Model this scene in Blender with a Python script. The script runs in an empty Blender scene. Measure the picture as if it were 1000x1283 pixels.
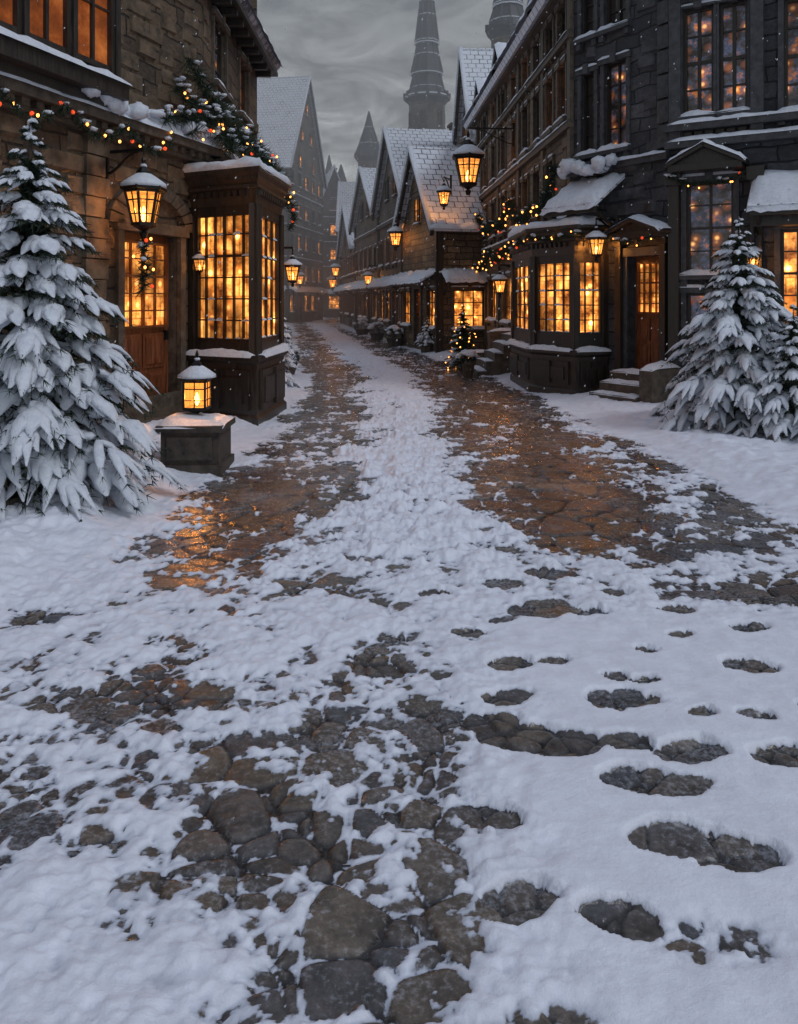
import bpy, math, random
import numpy as np
from mathutils import Vector, noise as mnoise
random.seed(11)
R=random.random
def U(a,b): return a+(b-a)*random.random()
scene=bpy.context.scene
COL=scene.collection

# ------------------------------------------------------------------ materials
M={}
class NB:
    def __init__(s,name):
        m=bpy.data.materials.new(name); m.use_nodes=True
        s.m=m; s.nt=m.node_tree; s.n=s.nt.nodes; s.l=s.nt.links
        s.b=s.n['Principled BSDF']; s.out=s.n['Material Output']; M[name]=m
    def add(s,t,**k):
        nd=s.n.new(t)
        for a,v in k.items(): setattr(nd,a,v)
        return nd
    def link(s,a,b): s.l.new(a,b)
    def noise(s,vec,scale,detail=4,rough=.55):
        nd=s.add('ShaderNodeTexNoise'); nd.inputs['Scale'].default_value=scale
        nd.inputs['Detail'].default_value=detail; nd.inputs['Roughness'].default_value=rough
        if vec: s.link(vec,nd.inputs['Vector'])
        return nd.outputs['Fac']
    def ramp(s,fac,els,interp='LINEAR'):
        nd=s.add('ShaderNodeValToRGB'); cr=nd.color_ramp; cr.interpolation=interp
        while len(cr.elements)<len(els): cr.elements.new(.5)
        for e,(p,c) in zip(cr.elements,els):
            e.position=p; e.color=(c,c,c,1) if not hasattr(c,'__len__') else (*c,1)
        s.link(fac,nd.inputs['Fac']); return nd.outputs['Color']
    def mix(s,f,a,b,mode='MIX'):
        nd=s.add('ShaderNodeMix',data_type='RGBA',blend_type=mode)
        for ix,v in ((0,f),(6,a),(7,b)):
            sock=nd.inputs[ix]
            if hasattr(v,'is_output'): s.link(v,sock)
            elif hasattr(v,'__len__'): sock.default_value=(*v,1)
            elif ix==0: sock.default_value=v
            else: sock.default_value=(v,v,v,1)
        return nd.outputs[2]
    def math(s,op,a,b=0,c=None):
        nd=s.add('ShaderNodeMath',operation=op)
        for i,v in enumerate((a,b,c)):
            if v is None: continue
            if hasattr(v,'is_output'): s.link(v,nd.inputs[i])
            else: nd.inputs[i].default_value=v
        return nd.outputs[0]
    def bump(s,h,st,dist=.02):
        nd=s.add('ShaderNodeBump'); nd.inputs['Distance'].default_value=dist
        if hasattr(st,'is_output'): s.link(st,nd.inputs['Strength'])
        else: nd.inputs['Strength'].default_value=st
        s.link(h,nd.inputs['Height']); s.link(nd.outputs[0],s.b.inputs['Normal'])
    def uv(s): return s.add('ShaderNodeTexCoord').outputs['UV']
    def obj(s): return s.add('ShaderNodeTexCoord').outputs['Object']
    def base(s,c,rough=.7):
        if hasattr(c,'is_output'): s.link(c,s.b.inputs['Base Color'])
        else: s.b.inputs['Base Color'].default_value=(*c,1)
        if hasattr(rough,'is_output'): s.link(rough,s.b.inputs['Roughness'])
        else: s.b.inputs['Roughness'].default_value=rough

def stone(name,c1,c2,mort,bw=.5,rh=.24,rough=.7):
    k=NB(name); uv=k.uv()
    n0=k.add('ShaderNodeTexNoise'); n0.inputs['Scale'].default_value=2.2; k.link(uv,n0.inputs['Vector'])
    wv=k.add('ShaderNodeVectorMath',operation='SCALE'); k.link(n0.outputs['Color'],wv.inputs[0]); wv.inputs['Scale'].default_value=.14
    av=k.add('ShaderNodeVectorMath',operation='ADD'); k.link(uv,av.inputs[0]); k.link(wv.outputs[0],av.inputs[1])
    br=k.add('ShaderNodeTexBrick'); k.link(av.outputs[0],br.inputs['Vector'])
    br.inputs['Scale'].default_value=1; br.inputs['Brick Width'].default_value=bw; br.inputs['Row Height'].default_value=rh
    br.inputs['Mortar Size'].default_value=.016; br.inputs['Mortar Smooth'].default_value=.6
    br.inputs['Color1'].default_value=(*c1,1); br.inputs['Color2'].default_value=(*c2,1); br.inputs['Mortar'].default_value=(*mort,1)
    br.offset=.5; br.squash=1.4; br.squash_frequency=3
    n1=k.noise(uv,.9,6,.65); n2=k.noise(uv,14,6,.7)
    c=k.mix(.95,br.outputs['Color'],k.ramp(n1,[(.28,.25),(.72,1.7)]),'MULTIPLY')
    c=k.mix(.9,c,k.ramp(n2,[(.3,.4),(.7,1.45)]),'MULTIPLY')
    k.base(c,k.ramp(n2,[(.3,rough-.25),(.7,rough+.1)]))
    inv=k.math('SUBTRACT',1,br.outputs['Fac'])
    h=k.math('ADD',k.math('MULTIPLY',inv,1.0),k.math('MULTIPLY',n2,1.1))
    h=k.math('ADD',h,k.math('MULTIPLY',n1,.8))
    k.bump(h,1.0,.04)
    return k
stone('stone_wall_brown',(.15,.10,.058),(.075,.052,.034),(.022,.017,.012))
stone('stone_wall_grey',(.072,.074,.080),(.034,.036,.041),(.012,.012,.014))
stone('stone_wall_tan',(.20,.14,.08),(.10,.073,.047),(.03,.022,.016),.42,.2)
stone('stone_wall_far',(.15,.12,.09),(.085,.07,.056),(.04,.034,.03),.6,.3)
def plain(name,c,rough=.6,ns=8,var=.5,bs=.4,metal=0,grain=False):
    k=NB(name); o=k.obj()
    if grain:
        mp=k.add('ShaderNodeMapping'); mp.inputs['Scale'].default_value=(6,6,.8); k.link(o,mp.inputs['Vector']); o=mp.outputs[0]
    n=k.noise(o,ns,6,.65)
    k.base(k.mix(1.0,c,k.ramp(n,[(.3,1-var),(.7,1+var)]),'MULTIPLY'),k.ramp(n,[(.3,rough-.15),(.7,min(1,rough+.15))]))
    k.b.inputs['Metallic'].default_value=metal
    k.bump(n,bs,.01); return k
plain('stone_trim',(.085,.066,.048),.65,9,.65,.9)
plain('stone_trim_grey',(.054,.056,.060),.65,9,.65,.9)
plain('stone_block',(.115,.082,.052),.7,5,.75,1)
plain('stone_block_grey',(.058,.060,.066),.7,5,.75,1)
plain('dark_wood',(.026,.020,.015),.45,5,.6,.5,grain=True)
plain('wood_panel',(.038,.030,.023),.42,5,.7,.7,grain=True)
plain('door_wood',(.15,.048,.018),.4,4,.7,.6,grain=True)
plain('iron',(.02,.019,.018),.45,20,.5,.3,.6)
plain('slate',(.035,.04,.048),.55,4,.5,.6)
plain('bark',(.05,.035,.022),.9,20,.5,.8)
plain('pot_stone',(.06,.048,.038),.75,10,.7,1)
k=NB('needles'); n=k.noise(k.obj(),9,2)
k.base(k.ramp(n,[(.3,(.006,.013,.007)),(.7,(.022,.045,.02))]),.7)
k=NB('snow'); o=k.obj(); n=k.noise(o,14,6,.7); n2=k.noise(o,90,3,.6)
k.base(k.ramp(n,[(.25,(.60,.65,.74)),(.65,(.80,.84,.90))]),.6)
k.bump(k.math('ADD',n,k.math('MULTIPLY',n2,.35)),.8,.03)
M['snow_cap']=M['snow']
def roofmat(name,lo,hi,sn=(.72,.76,.83)):
    k=NB(name); uv=k.uv()
    br=k.add('ShaderNodeTexBrick'); k.link(uv,br.inputs['Vector']); br.inputs['Scale'].default_value=1
    br.inputs['Brick Width'].default_value=.3; br.inputs['Row Height'].default_value=.26
    br.inputs['Mortar Size'].default_value=.022; br.inputs['Mortar Smooth'].default_value=.7
    n1=k.noise(uv,1.3,6,.7); n2=k.noise(uv,11,5,.7)
    f=k.math('ADD',k.math('MULTIPLY',br.outputs['Fac'],.22),k.math('ADD',k.math('MULTIPLY',n1,.6),k.math('MULTIPLY',n2,.4)))
    c=k.mix(k.ramp(f,[(lo,0.0),(hi,1.0)]),sn,(.07,.072,.078))
    k.base(c,.7)
    k.bump(k.math('SUBTRACT',n2,br.outputs['Fac']),.7,.03)
roofmat('snowy_roof',.56,.76)
roofmat('slate_roof',.36,.6)
def glass(name,ramp,strength,sc=2.4,spots=True,patch=False,vs=3.6,sa=1.0,shelves=False):
    k=NB(name); uv=k.uv(); n=k.noise(uv,sc,5,.7)
    col=k.ramp(n,ramp)
    if shelves:   # goods standing on shelves behind the old glass
        br=k.add('ShaderNodeTexBrick'); k.link(uv,br.inputs['Vector']); br.inputs['Scale'].default_value=1
        br.inputs['Brick Width'].default_value=.13; br.inputs['Row Height'].default_value=.29; br.inputs['Mortar Size'].default_value=.018; br.inputs['Mortar Smooth'].default_value=.8
        br.inputs['Color1'].default_value=(1.25,1.25,1.25,1); br.inputs['Color2'].default_value=(.28,.22,.18,1); br.inputs['Mortar'].default_value=(.30,.24,.2,1); br.offset=.37
        col=k.mix(.8,col,br.outputs['Color'],'MULTIPLY')
    if spots:
        vo=k.add('ShaderNodeTexVoronoi'); vo.inputs['Scale'].default_value=vs; k.link(uv,vo.inputs['Vector'])
        sp=k.ramp(vo.outputs['Distance'],[(.0,(6*sa,3.6*sa,1.4*sa)),(.06,(3.6*sa,1.6*sa,.4*sa)),(.2,(.5*sa,.13*sa,.02*sa)),(.45,(0,0,0))])
        col=k.mix(1.0,col,sp,'ADD')
    if patch:
        n3=k.noise(uv,1.2,3,.5); col=k.mix(1.0,col,k.ramp(n3,[(.38,.3),(.6,1.3)]),'MULTIPLY')
    k.base((.02,.015,.01),.12); k.link(col,k.b.inputs['Emission Color'])
    k.b.inputs['Emission Strength'].default_value=strength
    k.bump(k.noise(uv,6,2),.35,.02)
W=[(.30,(.05,.011,.002)),(.43,(.30,.085,.015)),(.56,(.85,.32,.06)),(.72,(1.1,.55,.17))]
glass('window_glass_lit',W,2.0,3.2,True,True,shelves=True)
glass('window_glass_amber',[(.3,(.03,.008,.003)),(.5,(.22,.05,.01)),(.7,(.55,.16,.035))],.9,1.4,False)
glass('window_glass_dim',[(.38,(.006,.006,.010)),(.48,(.03,.022,.022)),(.56,(.04,.06,.11)),(.64,(.40,.12,.025)),(.75,(.8,.3,.07))],.95,3.5,True,True,4.2,.4)
glass('window_glass_dark',[(.3,(.002,.002,.003)),(.7,(.010,.010,.011))],.6,3,False)
def emis(name,c,s):
    k=NB(name); k.base(c,.4); k.b.inputs['Emission Color'].default_value=(*c,1); k.b.inputs['Emission Strength'].default_value=s
emis('flame',(1,.55,.2),9); emis('fairy_bulb',(1,.38,.08),5)
emis('red_bulb',(.9,.08,.02),1.0)
k=NB('lantern_glass'); tr=k.add('ShaderNodeBsdfTransparent'); em=k.add('ShaderNodeEmission'); em.inputs['Color'].default_value=(1,.34,.06,1); em.inputs['Strength'].default_value=.9
ad=k.add('ShaderNodeAddShader'); tr.inputs['Color'].default_value=(.95,.75,.45,1)
k.link(tr.outputs[0],ad.inputs[0]); k.link(em.outputs[0],ad.inputs[1]); k.link(ad.outputs[0],k.out.inputs['Surface'])

# ------------------------------------------------------------------ geometry helpers
SMOOTH={'snow','snow_cap','flame'}
NOUV={'snow','snow_cap','needles','fairy_bulb','red_bulb','bark','iron','flame','stone_block','stone_block_grey'}
class Thing:
    def __init__(s,name,loc=(0,0,0)):
        s.name=name; s.loc=Vector(loc); s.p={}; s.lights=[]
    def part(s,k):
        if k not in s.p: s.p[k]=([],[])
        return s.p[k]
    def poly(s,k,pts,nrm=None):
        V,F=s.part(k); i=len(V); pts=[Vector(q) for q in pts]
        if nrm is not None:
            nn=(pts[1]-pts[0]).cross(pts[2]-pts[1])
            if nn.dot(nrm)<0: pts=pts[::-1]
        V.extend(pts); F.append(tuple(range(i,i+len(pts))))
    def hexa(s,k,p):
        p=[Vector(q) for q in p]; c=sum(p,Vector())/8
        V,F=s.part(k); i=len(V); V.extend(p)
        for f in ((0,1,2,3),(4,5,6,7),(0,1,5,4),(1,2,6,5),(2,3,7,6),(3,0,4,7)):
            fc=sum((p[j] for j in f),Vector())/4
            nn=(p[f[1]]-p[f[0]]).cross(p[f[2]]-p[f[1]])+(p[f[3]]-p[f[2]]).cross(p[f[0]]-p[f[3]])
            if nn.dot(fc-c)<0: f=f[::-1]
            F.append(tuple(i+j for j in f))
    def slab(s,k,a,b,c,d,th):
        a,b,c,d=map(Vector,(a,b,c,d)); n=(b-a).cross(d-a).normalized()
        if n.z<0: n=-n
        o=n*th; s.hexa(k,[a-o,b-o,c-o,d-o,a,b,c,d])
    def lathe(s,k,c,prof,n=6,rot=0):
        V,F=s.part(k); i0=len(V)
        for r,z in prof:
            for j in range(n):
                a=rot+2*math.pi*j/n; V.append(Vector((c[0]+r*math.cos(a),c[1]+r*math.sin(a),c[2]+z)))
        for q in range(len(prof)-1):
            for j in range(n):
                F.append((i0+q*n+j,i0+q*n+(j+1)%n,i0+(q+1)*n+(j+1)%n,i0+(q+1)*n+j))
        F.append(tuple(i0+j for j in range(n))[::-1]); F.append(tuple(i0+(len(prof)-1)*n+j for j in range(n)))
    def beam(s,k,a,b,w,w2=None):
        a=Vector(a);b=Vector(b);d=(b-a).normalized(); up=Vector((0,0,1)) if abs(d.z)<.95 else Vector((1,0,0))
        x=d.cross(up).normalized(); y=x.cross(d); w2=w2 or w
        o=[x*w/2+y*w/2,-x*w/2+y*w/2,-x*w/2-y*w/2,x*w/2-y*w/2]; o2=[q*w2/w for q in o]
        s.hexa(k,[a+q for q in o]+[b+q for q in o2])
    def blob(s,k,c,rx,ry,rz,n=8,m=5,jit=.15):
        V,F=s.part(k); i0=len(V)
        for q in range(m+1):
            th=math.pi*q/m
            for j in range(n):
                a=2*math.pi*j/n; f=1+U(-jit,jit)
                V.append(Vector((c[0]+rx*math.sin(th)*math.cos(a)*f,c[1]+ry*math.sin(th)*math.sin(a)*f,c[2]-rz*math.cos(th)*f)))
        for q in range(m):
            for j in range(n): F.append((i0+q*n+j,i0+q*n+(j+1)%n,i0+(q+1)*n+(j+1)%n,i0+(q+1)*n+j))
    def done(s):
        e=bpy.data.objects.new(s.name,None); e.location=s.loc; e.empty_display_size=.2; COL.objects.link(e)
        for k,(V,F) in s.p.items():
            me=bpy.data.meshes.new(k); me.from_pydata([tuple(v-s.loc) for v in V],[],F)
            me.materials.append(M[k])
            if k in SMOOTH: me.polygons.foreach_set('use_smooth',[True]*len(me.polygons))
            if k not in NOUV:
                uvl=me.uv_layers.new(name='UVMap'); dat=np.zeros(len(me.loops)*2)
                li=0
                for f in F:
                    p=[V[j] for j in f]; n=(p[1]-p[0]).cross(p[2]-p[1])
                    if n.length<1e-9: n=Vector((0,0,1))
                    n.normalize()
                    t=Vector((1,0,0)) if abs(n.z)>.97 else Vector((-n.y,n.x,0)).normalized()
                    b=n.cross(t)
                    for q in p: dat[li]=q.dot(t); dat[li+1]=q.dot(b); li+=2
                uvl.data.foreach_set('uv',dat)
            ob=bpy.data.objects.new(k,me); ob.parent=e; COL.objects.link(ob)
        for (nm,loc,en,rad,col) in s.lights:
            l=bpy.data.lights.new(nm,'POINT'); l.energy=en; l.shadow_soft_size=rad; l.color=col
            ob=bpy.data.objects.new(nm,l); ob.location=Vector(loc)-s.loc; ob.parent=e; COL.objects.link(ob)
        return e

class Fac:
    def __init__(s,T,a,b,nrm):
        s.T=T; s.a=Vector((a[0],a[1],0)); s.b=Vector((b[0],b[1],0)); s.L=(s.b-s.a).length
        s.t=(s.b-s.a)/s.L; n=Vector((s.t.y,-s.t.x,0))
        if n.dot(Vector((nrm[0],nrm[1],0)))<0: n=-n
        s.n=n; s.op=[]
    def P(s,u,d,z): return s.a+s.t*u+s.n*d+Vector((0,0,z))
    def box(s,k,s0,s1,d0,d1,z0,z1):
        P=s.P; s.T.hexa(k,[P(s0,d0,z0),P(s1,d0,z0),P(s1,d1,z0),P(s0,d1,z0),P(s0,d0,z1),P(s1,d0,z1),P(s1,d1,z1),P(s0,d1,z1)])
    def wall(s,k,s0,s1,z0,z1):
        ss=sorted({s0,s1,*[v for o in s.op for v in o[:2] if s0<v<s1]}); zs=sorted({z0,z1,*[v for o in s.op for v in o[2:4] if z0<v<z1]})
        for i in range(len(ss)-1):
            for j in range(len(zs)-1):
                cs=(ss[i]+ss[i+1])/2; cz=(zs[j]+zs[j+1])/2
                if any(o[0]<cs<o[1] and o[2]<cz<o[3] for o in s.op): continue
                P=s.P; s.T.poly(k,[P(ss[i],0,zs[j]),P(ss[i+1],0,zs[j]),P(ss[i+1],0,zs[j+1]),P(ss[i],0,zs[j+1])],s.n)
    def blocks(s,k,s0,s1,z0,z1,n,rh=.24):
        """individual rough stones standing a little proud of the wall face"""
        P=s.P; used=set()
        for _ in range(n*3):
            if len(used)>=n: break
            row=int(U(z0,z1)/rh); w=U(.22,.5); u=U(s0,max(s0+.01,s1-w)); z=row*rh
            if z<z0 or z+rh>z1: continue
            key=(row,int(u/.5))
            if key in used: continue
            if any(u<o[1]+.2 and u+w>o[0]-.2 and z<o[3]+.22 and z+rh>o[2]-.15 for o in s.op): continue
            used.add(key); d=U(.012,.045); i=.02; j=lambda:U(-.012,.012)
            a=[P(u+j(),-.01,z+.01),P(u+w,-.01,z+.01+j()),P(u+w+j(),-.01,z+rh-.01),P(u,-.01,z+rh-.01+j())]
            b=[P(u+i+j(),d+j(),z+i+.01),P(u+w-i,d+j(),z+i+.01+j()),P(u+w-i+j(),d+j(),z+rh-i-.01),P(u+i,d+j(),z+rh-i-.01)]
            s.T.hexa(k,a+b)
    def hole(s,k,s0,s1,z0,z1,rec):
        s.op.append((s0,s1,z0,z1)); P=s.P
        for q in (((s0,z0),(s0,z1)),((s1,z0),(s1,z1)),((s0,z0),(s1,z0)),((s0,z1),(s1,z1))):
            (u,z),(u2,z2)=q; s.T.poly(k,[P(u,0,z),P(u2,0,z2),P(u2,-rec,z2),P(u,-rec,z)])
    def lattice(s,g,s0,s1,z0,z1,c,r,d,fw=.045,mw=.022,frame='dark_wood'):
        P=s.P; s.T.poly(g,[P(s0,d,z0),P(s1,d,z0),P(s1,d,z1),P(s0,d,z1)],s.n)
        s.box(frame,s0,s0+fw,d,d+.06,z0,z1); s.box(frame,s1-fw,s1,d,d+.06,z0,z1)
        s.box(frame,s0+fw,s1-fw,d,d+.055,z0,z0+fw); s.box(frame,s0+fw,s1-fw,d,d+.055,z1-fw,z1)
        for i in range(1,c):
            u=s0+(s1-s0)*i/c; w=mw*(1.8 if c%2==0 and i==c//2 else 1); s.box(frame,u-w/2,u+w/2,d,d+.04,z0+fw,z1-fw)
        for j in range(1,r):
            z=z0+(z1-z0)*j/r; w=mw*(1.8 if r>3 and j==r*2//3 else 1); s.box(frame,s0+fw,s1-fw,d,d+.033,z-w/2,z+w/2)
    def win(s,s0,s1,z0,z1,c=2,r=3,g='window_glass_lit',rec=.12,trim='stone_trim',tw=.08,sill=True,mw=.022,snow=True):
        s.hole(trim,s0,s1,z0,z1,rec); s.lattice(g,s0,s1,z0,z1,c,r,-rec,mw=mw)
        s.box(trim,s0-tw,s0,-.02,.035,z0,z1); s.box(trim,s1,s1+tw,-.02,.035,z0,z1)
        s.box(trim,s0-tw*1.4,s1+tw*1.4,-.02,.065,z1,z1+tw*1.3); s.snow(s0-tw*1.3,s1+tw*1.3,-.0,.075,z1+tw*1.3,.035)
        s.box(trim,(s0+s1)/2-.06,(s0+s1)/2+.06,-.02,.095,z1-.02,z1+tw*1.9)
        if sill:
            s.box(trim,s0-tw*1.5,s1+tw*1.5,-.02,.11,z0-.09,z0-.002)
            for e in (s0-tw,s1-.02): s.box(trim,e,e+tw+.02,-.02,.075,z0-.2,z0-.092)
            if snow: s.snow(s0-tw*1.4,s1+tw*1.4,-.08,.12,z0-.004,.075)
    def snow(s,s0,s1,d0,d1,z,h,drop=.015):
        V,F=s.T.part('snow_cap'); L=abs(s1-s0); n=max(4,min(60,int(L/.09))); m=6; i0=len(V)
        for i in range(n+1):
            u=i/n; e=min(1,min(u,1-u)*n*.55+.25)
            nz=mnoise.noise(s.P(s0+(s1-s0)*u,d0,z)*3.1)
            for j in range(m+1):
                v=j/m; pr=math.sin(math.pi*v)**.45 if 0<v<1 else 0
                q=s.P(s0+(s1-s0)*u,d0+(d1-d0)*(v+(.06*nz if v>.5 else 0)),0); n2=mnoise.noise(q*9)
                zz=z-drop*(v==1)-.004+h*pr*e*(1+.6*nz+.45*n2); V.append(Vector((q.x,q.y,zz)))
        for i in range(n):
            for j in range(m):
                a=i0+i*(m+1)+j; F.append((a,a+1,a+m+2,a+m+1))
    def door(s,s0,s1,z0,z1,g='window_glass_lit',rec=.15,wood='door_wood',trim='stone_trim',glassfrac=.5):
        s.hole(trim,s0,s1,z0,z1,rec); zm=z1-(z1-z0)*glassfrac
        s.box(wood,s0,s1,-rec-.04,-rec,z0,z1)
        s.lattice(g,s0+.09,s1-.09,zm,z1-.1,4,5,-rec+.012,fw=.03,mw=.018,frame=wood)
        w=(s1-s0); cols=2
        for c in range(cols):
            a=s0+.1+(w-.2)*c/cols+.02; b=s0+.1+(w-.2)*(c+1)/cols-.02
            for (q0,q1) in ((z0+.1,z0+(zm-z0)*.5-.03),(z0+(zm-z0)*.5+.03,zm-.08)):
                s.box(wood,a,b,-rec,-rec+.02,q0,q1); s.box(wood,a+.05,b-.05,-rec+.02,-rec+.035,q0+.05,q1-.05)
        s.box('iron',s1-.13,s1-.09,-rec,-rec+.07,z0+.95,z0+1.08)
        s.box(trim,s0-.12,s0,-.02,.06,z0,z1); s.box(trim,s1,s1+.12,-.02,.06,z0,z1)
        s.box(trim,s0-.16,s1+.16,-.02,.09,z1,z1+.14)

def bay(T,pts,zb,zs,zw0,zw1,zt,cols,rows,g='window_glass_lit',wood='dark_wood'):
    c=sum((Vector((p[0],p[1],0)) for p in pts),Vector())/len(pts)
    def ring(sc,z,off=0):
        o=[]
        for p in pts:
            v=Vector((p[0],p[1],0))-c; o.append(c+v*(1+sc/v.length)+Vector((0,0,z)))
        return o
    def band(k,lv):
        V,F=T.part(k); n=len(pts); i0=len(V)
        for sc,z in lv: V.extend(ring(sc,z))
        for q in range(len(lv)-1):
            for j in range(n): F.append((i0+q*n+j,i0+q*n+(j+1)%n,i0+(q+1)*n+(j+1)%n,i0+(q+1)*n+j))
        F.append(tuple(range(i0,i0+n))); F.append(tuple(i0+(len(lv)-1)*n+j for j in range(n)))
    band('wood_panel',[(.10,zb),(.10,zb+.14),(.05,zb+.18),(.05,zs-.12),(.13,zs-.07),(.13,zs)])
    band('wood_panel',[(.0,zw1+.1),(.04,zt-.28),(.09,zt-.26),(.09,zt-.22),(.04,zt-.2),(.10,zt-.14),(.10,zt-.1),(.18,zt-.05),(.18,zt)])
    n=len(pts)
    V,F=T.part('snow_cap'); i0=len(V); sub=8; N_=n*sub
    for sc,z in ((.165,zt-.015),(.195,zt+.03),(.17,zt+.09),(.05,zt+.13),(-.25,zt+.16)):
        rg=ring(sc,z)
        for j in range(n):
            for s_ in range(sub):
                p=rg[j].lerp(rg[(j+1)%n],s_/sub); nn_=mnoise.noise(p*5); p=p+Vector((0,0,.035*nn_*(z>zt))); p=p+(p-c)*.015*nn_; V.append(Vector((p.x,p.y,p.z if z>zt else z)))
    for q in range(4):
        for j in range(N_): F.append((i0+q*N_+j,i0+q*N_+(j+1)%N_,i0+(q+1)*N_+(j+1)%N_,i0+(q+1)*N_+j))
    F.append(tuple(i0+4*N_+j for j in range(N_)))
    for j in range(n-1):
        a,b=pts[j],pts[j+1]; mid=Vector(((a[0]+b[0])/2,(a[1]+b[1])/2,0)); F=Fac(T,a,b,mid-c)
        L=F.L; pw=min(.09,L*.12)
        F.box(wood,-.03,pw,-.09,.035,zs,zw1+.1); F.box(wood,L-pw,L+.03,-.09,.033,zs,zw1+.1)
        F.box(wood,pw,L-pw,-.1,-.0,zs,zw0); F.box(wood,pw,L-pw,-.1,-.01,zw1,zw1+.12)
        F.lattice(g,pw,L-pw,zw0,zw1,cols[j],rows,-.07,frame=wood,mw=.020)
        F.snow(-.02,L+.02,-.02,.14,zs-.004,.07)
        for q in range(int(L/.12)): F.box(wood,q*.12+.03,q*.12+.08,.0,.075,zt-.36,zt-.29)
        if L>.5:
            F.box(wood,.08,L-.08,.03,.075,zb+.24,zs-.2); F.box(wood,.17,L-.17,.07,.095,zb+.33,zs-.3)
            F.box(wood,L/2-.03,L/2+.03,.07,.11,zb+.25,zs-.21)
        for i in range(cols[j]):
            u=pw+.05+(L-2*pw-.1)*(i+.5)/cols[j]; hw=(L-2*pw)/cols[j]*.42
            for r_ in range(rows):
                if r_==0 or R()<.35: F.snow(u-hw*U(.7,1),u+hw*U(.7,1),-.06,-.025,zw0+(zw1-zw0)*r_/rows+(.045 if r_==0 else .010),U(.012,.03))

def lantern(name,x,y,z,s=1,wall=None,light=14,stand=False,hang=0):
    """z = base of the glass body"""
    T=Thing(name,(x,y,z)); c=(x,y,z); n=6 if not stand else 4; rot=math.pi/6 if n==6 else math.pi/4
    r0,r1=(.12,.20) if not stand else (.2,.2); H=.36
    P=lambda r,a,h: Vector((x+r*s*math.cos(a),y+r*s*math.sin(a),z+h*s))
    T.lathe('iron',c,[(.03*s,-.16*s),(.05*s,-.1*s),(.02*s,-.08*s),(r0*.6*s,-.05*s),((r0+.02)*s,-.02*s),((r0+.02)*s,0)],n,rot)
    T.lathe('iron',c,[((r1+.01)*s,H*s),((r1+.05)*s,(H+.015)*s),((r1+.06)*s,(H+.05)*s),((r1*.72)*s,(H+.13)*s),(r1*.4*s,(H+.19)*s),(r1*.42*s,(H+.22)*s),(r1*.15*s,(H+.28)*s),(.02*s,(H+.33)*s),(.03*s,(H+.35)*s),(.004*s,(H+.42)*s)],n,rot)
    T.lathe('snow_cap',c,[((r1+.055)*s,(H+.045)*s),((r1+.05)*s,(H+.085)*s),((r1*.8)*s,(H+.15)*s),(r1*.42*s,(H+.20)*s),(r1*.25*s,(H+.21)*s)],12,rot)
    T.blob('snow_cap',(x,y,z+(H+.29)*s),.04*s,.04*s,.025*s)
    for j in range(n):
        a=rot+2*math.pi*j/n; b=rot+2*math.pi*(j+1)/n
        T.beam('iron',P(r0,a,0),P(r1,a,H),.026*s)
        T.poly('lantern_glass',[P(r0*.97,a,0),P(r0*.97,b,0),P(r1*.97,b,H),P(r1*.97,a,H)])
        T.beam('iron',P(r0,a,0),P(r0,b,0),.03*s); T.beam('iron',P(r1,a,H),P(r1,b,H),.032*s)
        ra=r0+(r1-r0)*.72; T.beam('iron',P(ra,a,H*.72),P(ra,b,H*.72),.016*s)
        ra=r0+(r1-r0)*.3; T.beam('iron',P(ra,a,H*.3),P(ra,b,H*.3),.012*s)
        m=(a+b)/2; cr=math.cos(math.pi/n); T.beam('iron',P(r0*cr,m,0),P(r1*cr,m,H),.014*s)
    T.lathe('flame',c,[(.01*s,.03*s),(.035*s,.08*s),(.03*s,.13*s),(.008*s,.2*s)],8)
    if light: T.lights.append(('lantern_light',(x,y,z+.14*s),light,.05,(1,.46,.14)))
    if wall:
        w=Vector((wall[0],wall[1],0)); q=Vector((x,y,0)); zt=z+(H+.42)*s
        T.beam('iron',q+Vector((0,0,z+(H+.38)*s)),q+Vector((0,0,zt+.06)),.02)
        T.beam('iron',q+Vector((0,0,zt+.05)),w+Vector((0,0,zt+.05)),.035)
        d=(w-q); L=d.length
        pts=[q+d*(.15+.85*i/8)+Vector((0,0,zt+.03-.45*min(L,.8)*math.sin(i/8*math.pi/2)**2)) for i in range(9)]
        for i in range(8): T.beam('iron',pts[i],pts[i+1],.025)
        T.beam('iron',w+Vector((0,0,zt-.4)),w+Vector((0,0,zt+.2)),.06)
    return T

def needles_at(T,c,n,l,spread=1,dirb=None,w=.006):
    V,F=T.part('needles')
    for _ in range(n):
        d=Vector((U(-1,1),U(-1,1),U(-1,1)*spread))
        if dirb is not None: d=d*.75+dirb
        if d.length<.01: continue
        d.normalize(); sd=d.cross(Vector((U(-1,1),U(-1,1),U(-1,1))))
        if sd.length<.01: continue
        sd=sd.normalized()*w; i=len(V); L=l*U(.6,1.2); V+= [c-sd,c+sd,c+d*L]; F.append((i,i+1,i+2))
def finger(T,p,d,L,rad,droop):
    V,F=T.part('snow'); i0=len(V); side=d.cross(Vector((0,0,1)))
    side=side.normalized() if side.length>.01 else Vector((1,0,0)); m=8
    for kk,pr in enumerate((.5,1.0,1.15,.95,.65,.15)):
        u=kk/5; c=p+d*L*u+Vector((U(-.15,.15)*rad,U(-.15,.15)*rad,-droop*L*u*u)); r=rad*pr*U(.75,1.25)
        for j in range(m):
            a=2*math.pi*j/m; V.append(c+side*math.cos(a)*r*1.2+Vector((0,0,math.sin(a)*r*(.8 if math.sin(a)>0 else .35))))
    for q in range(5):
        for j in range(m): F.append((i0+q*m+j,i0+q*m+(j+1)%m,i0+(q+1)*m+(j+1)%m,i0+(q+1)*m+j))
    F.append(tuple(i0+5*m+j for j in range(m)))
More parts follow.
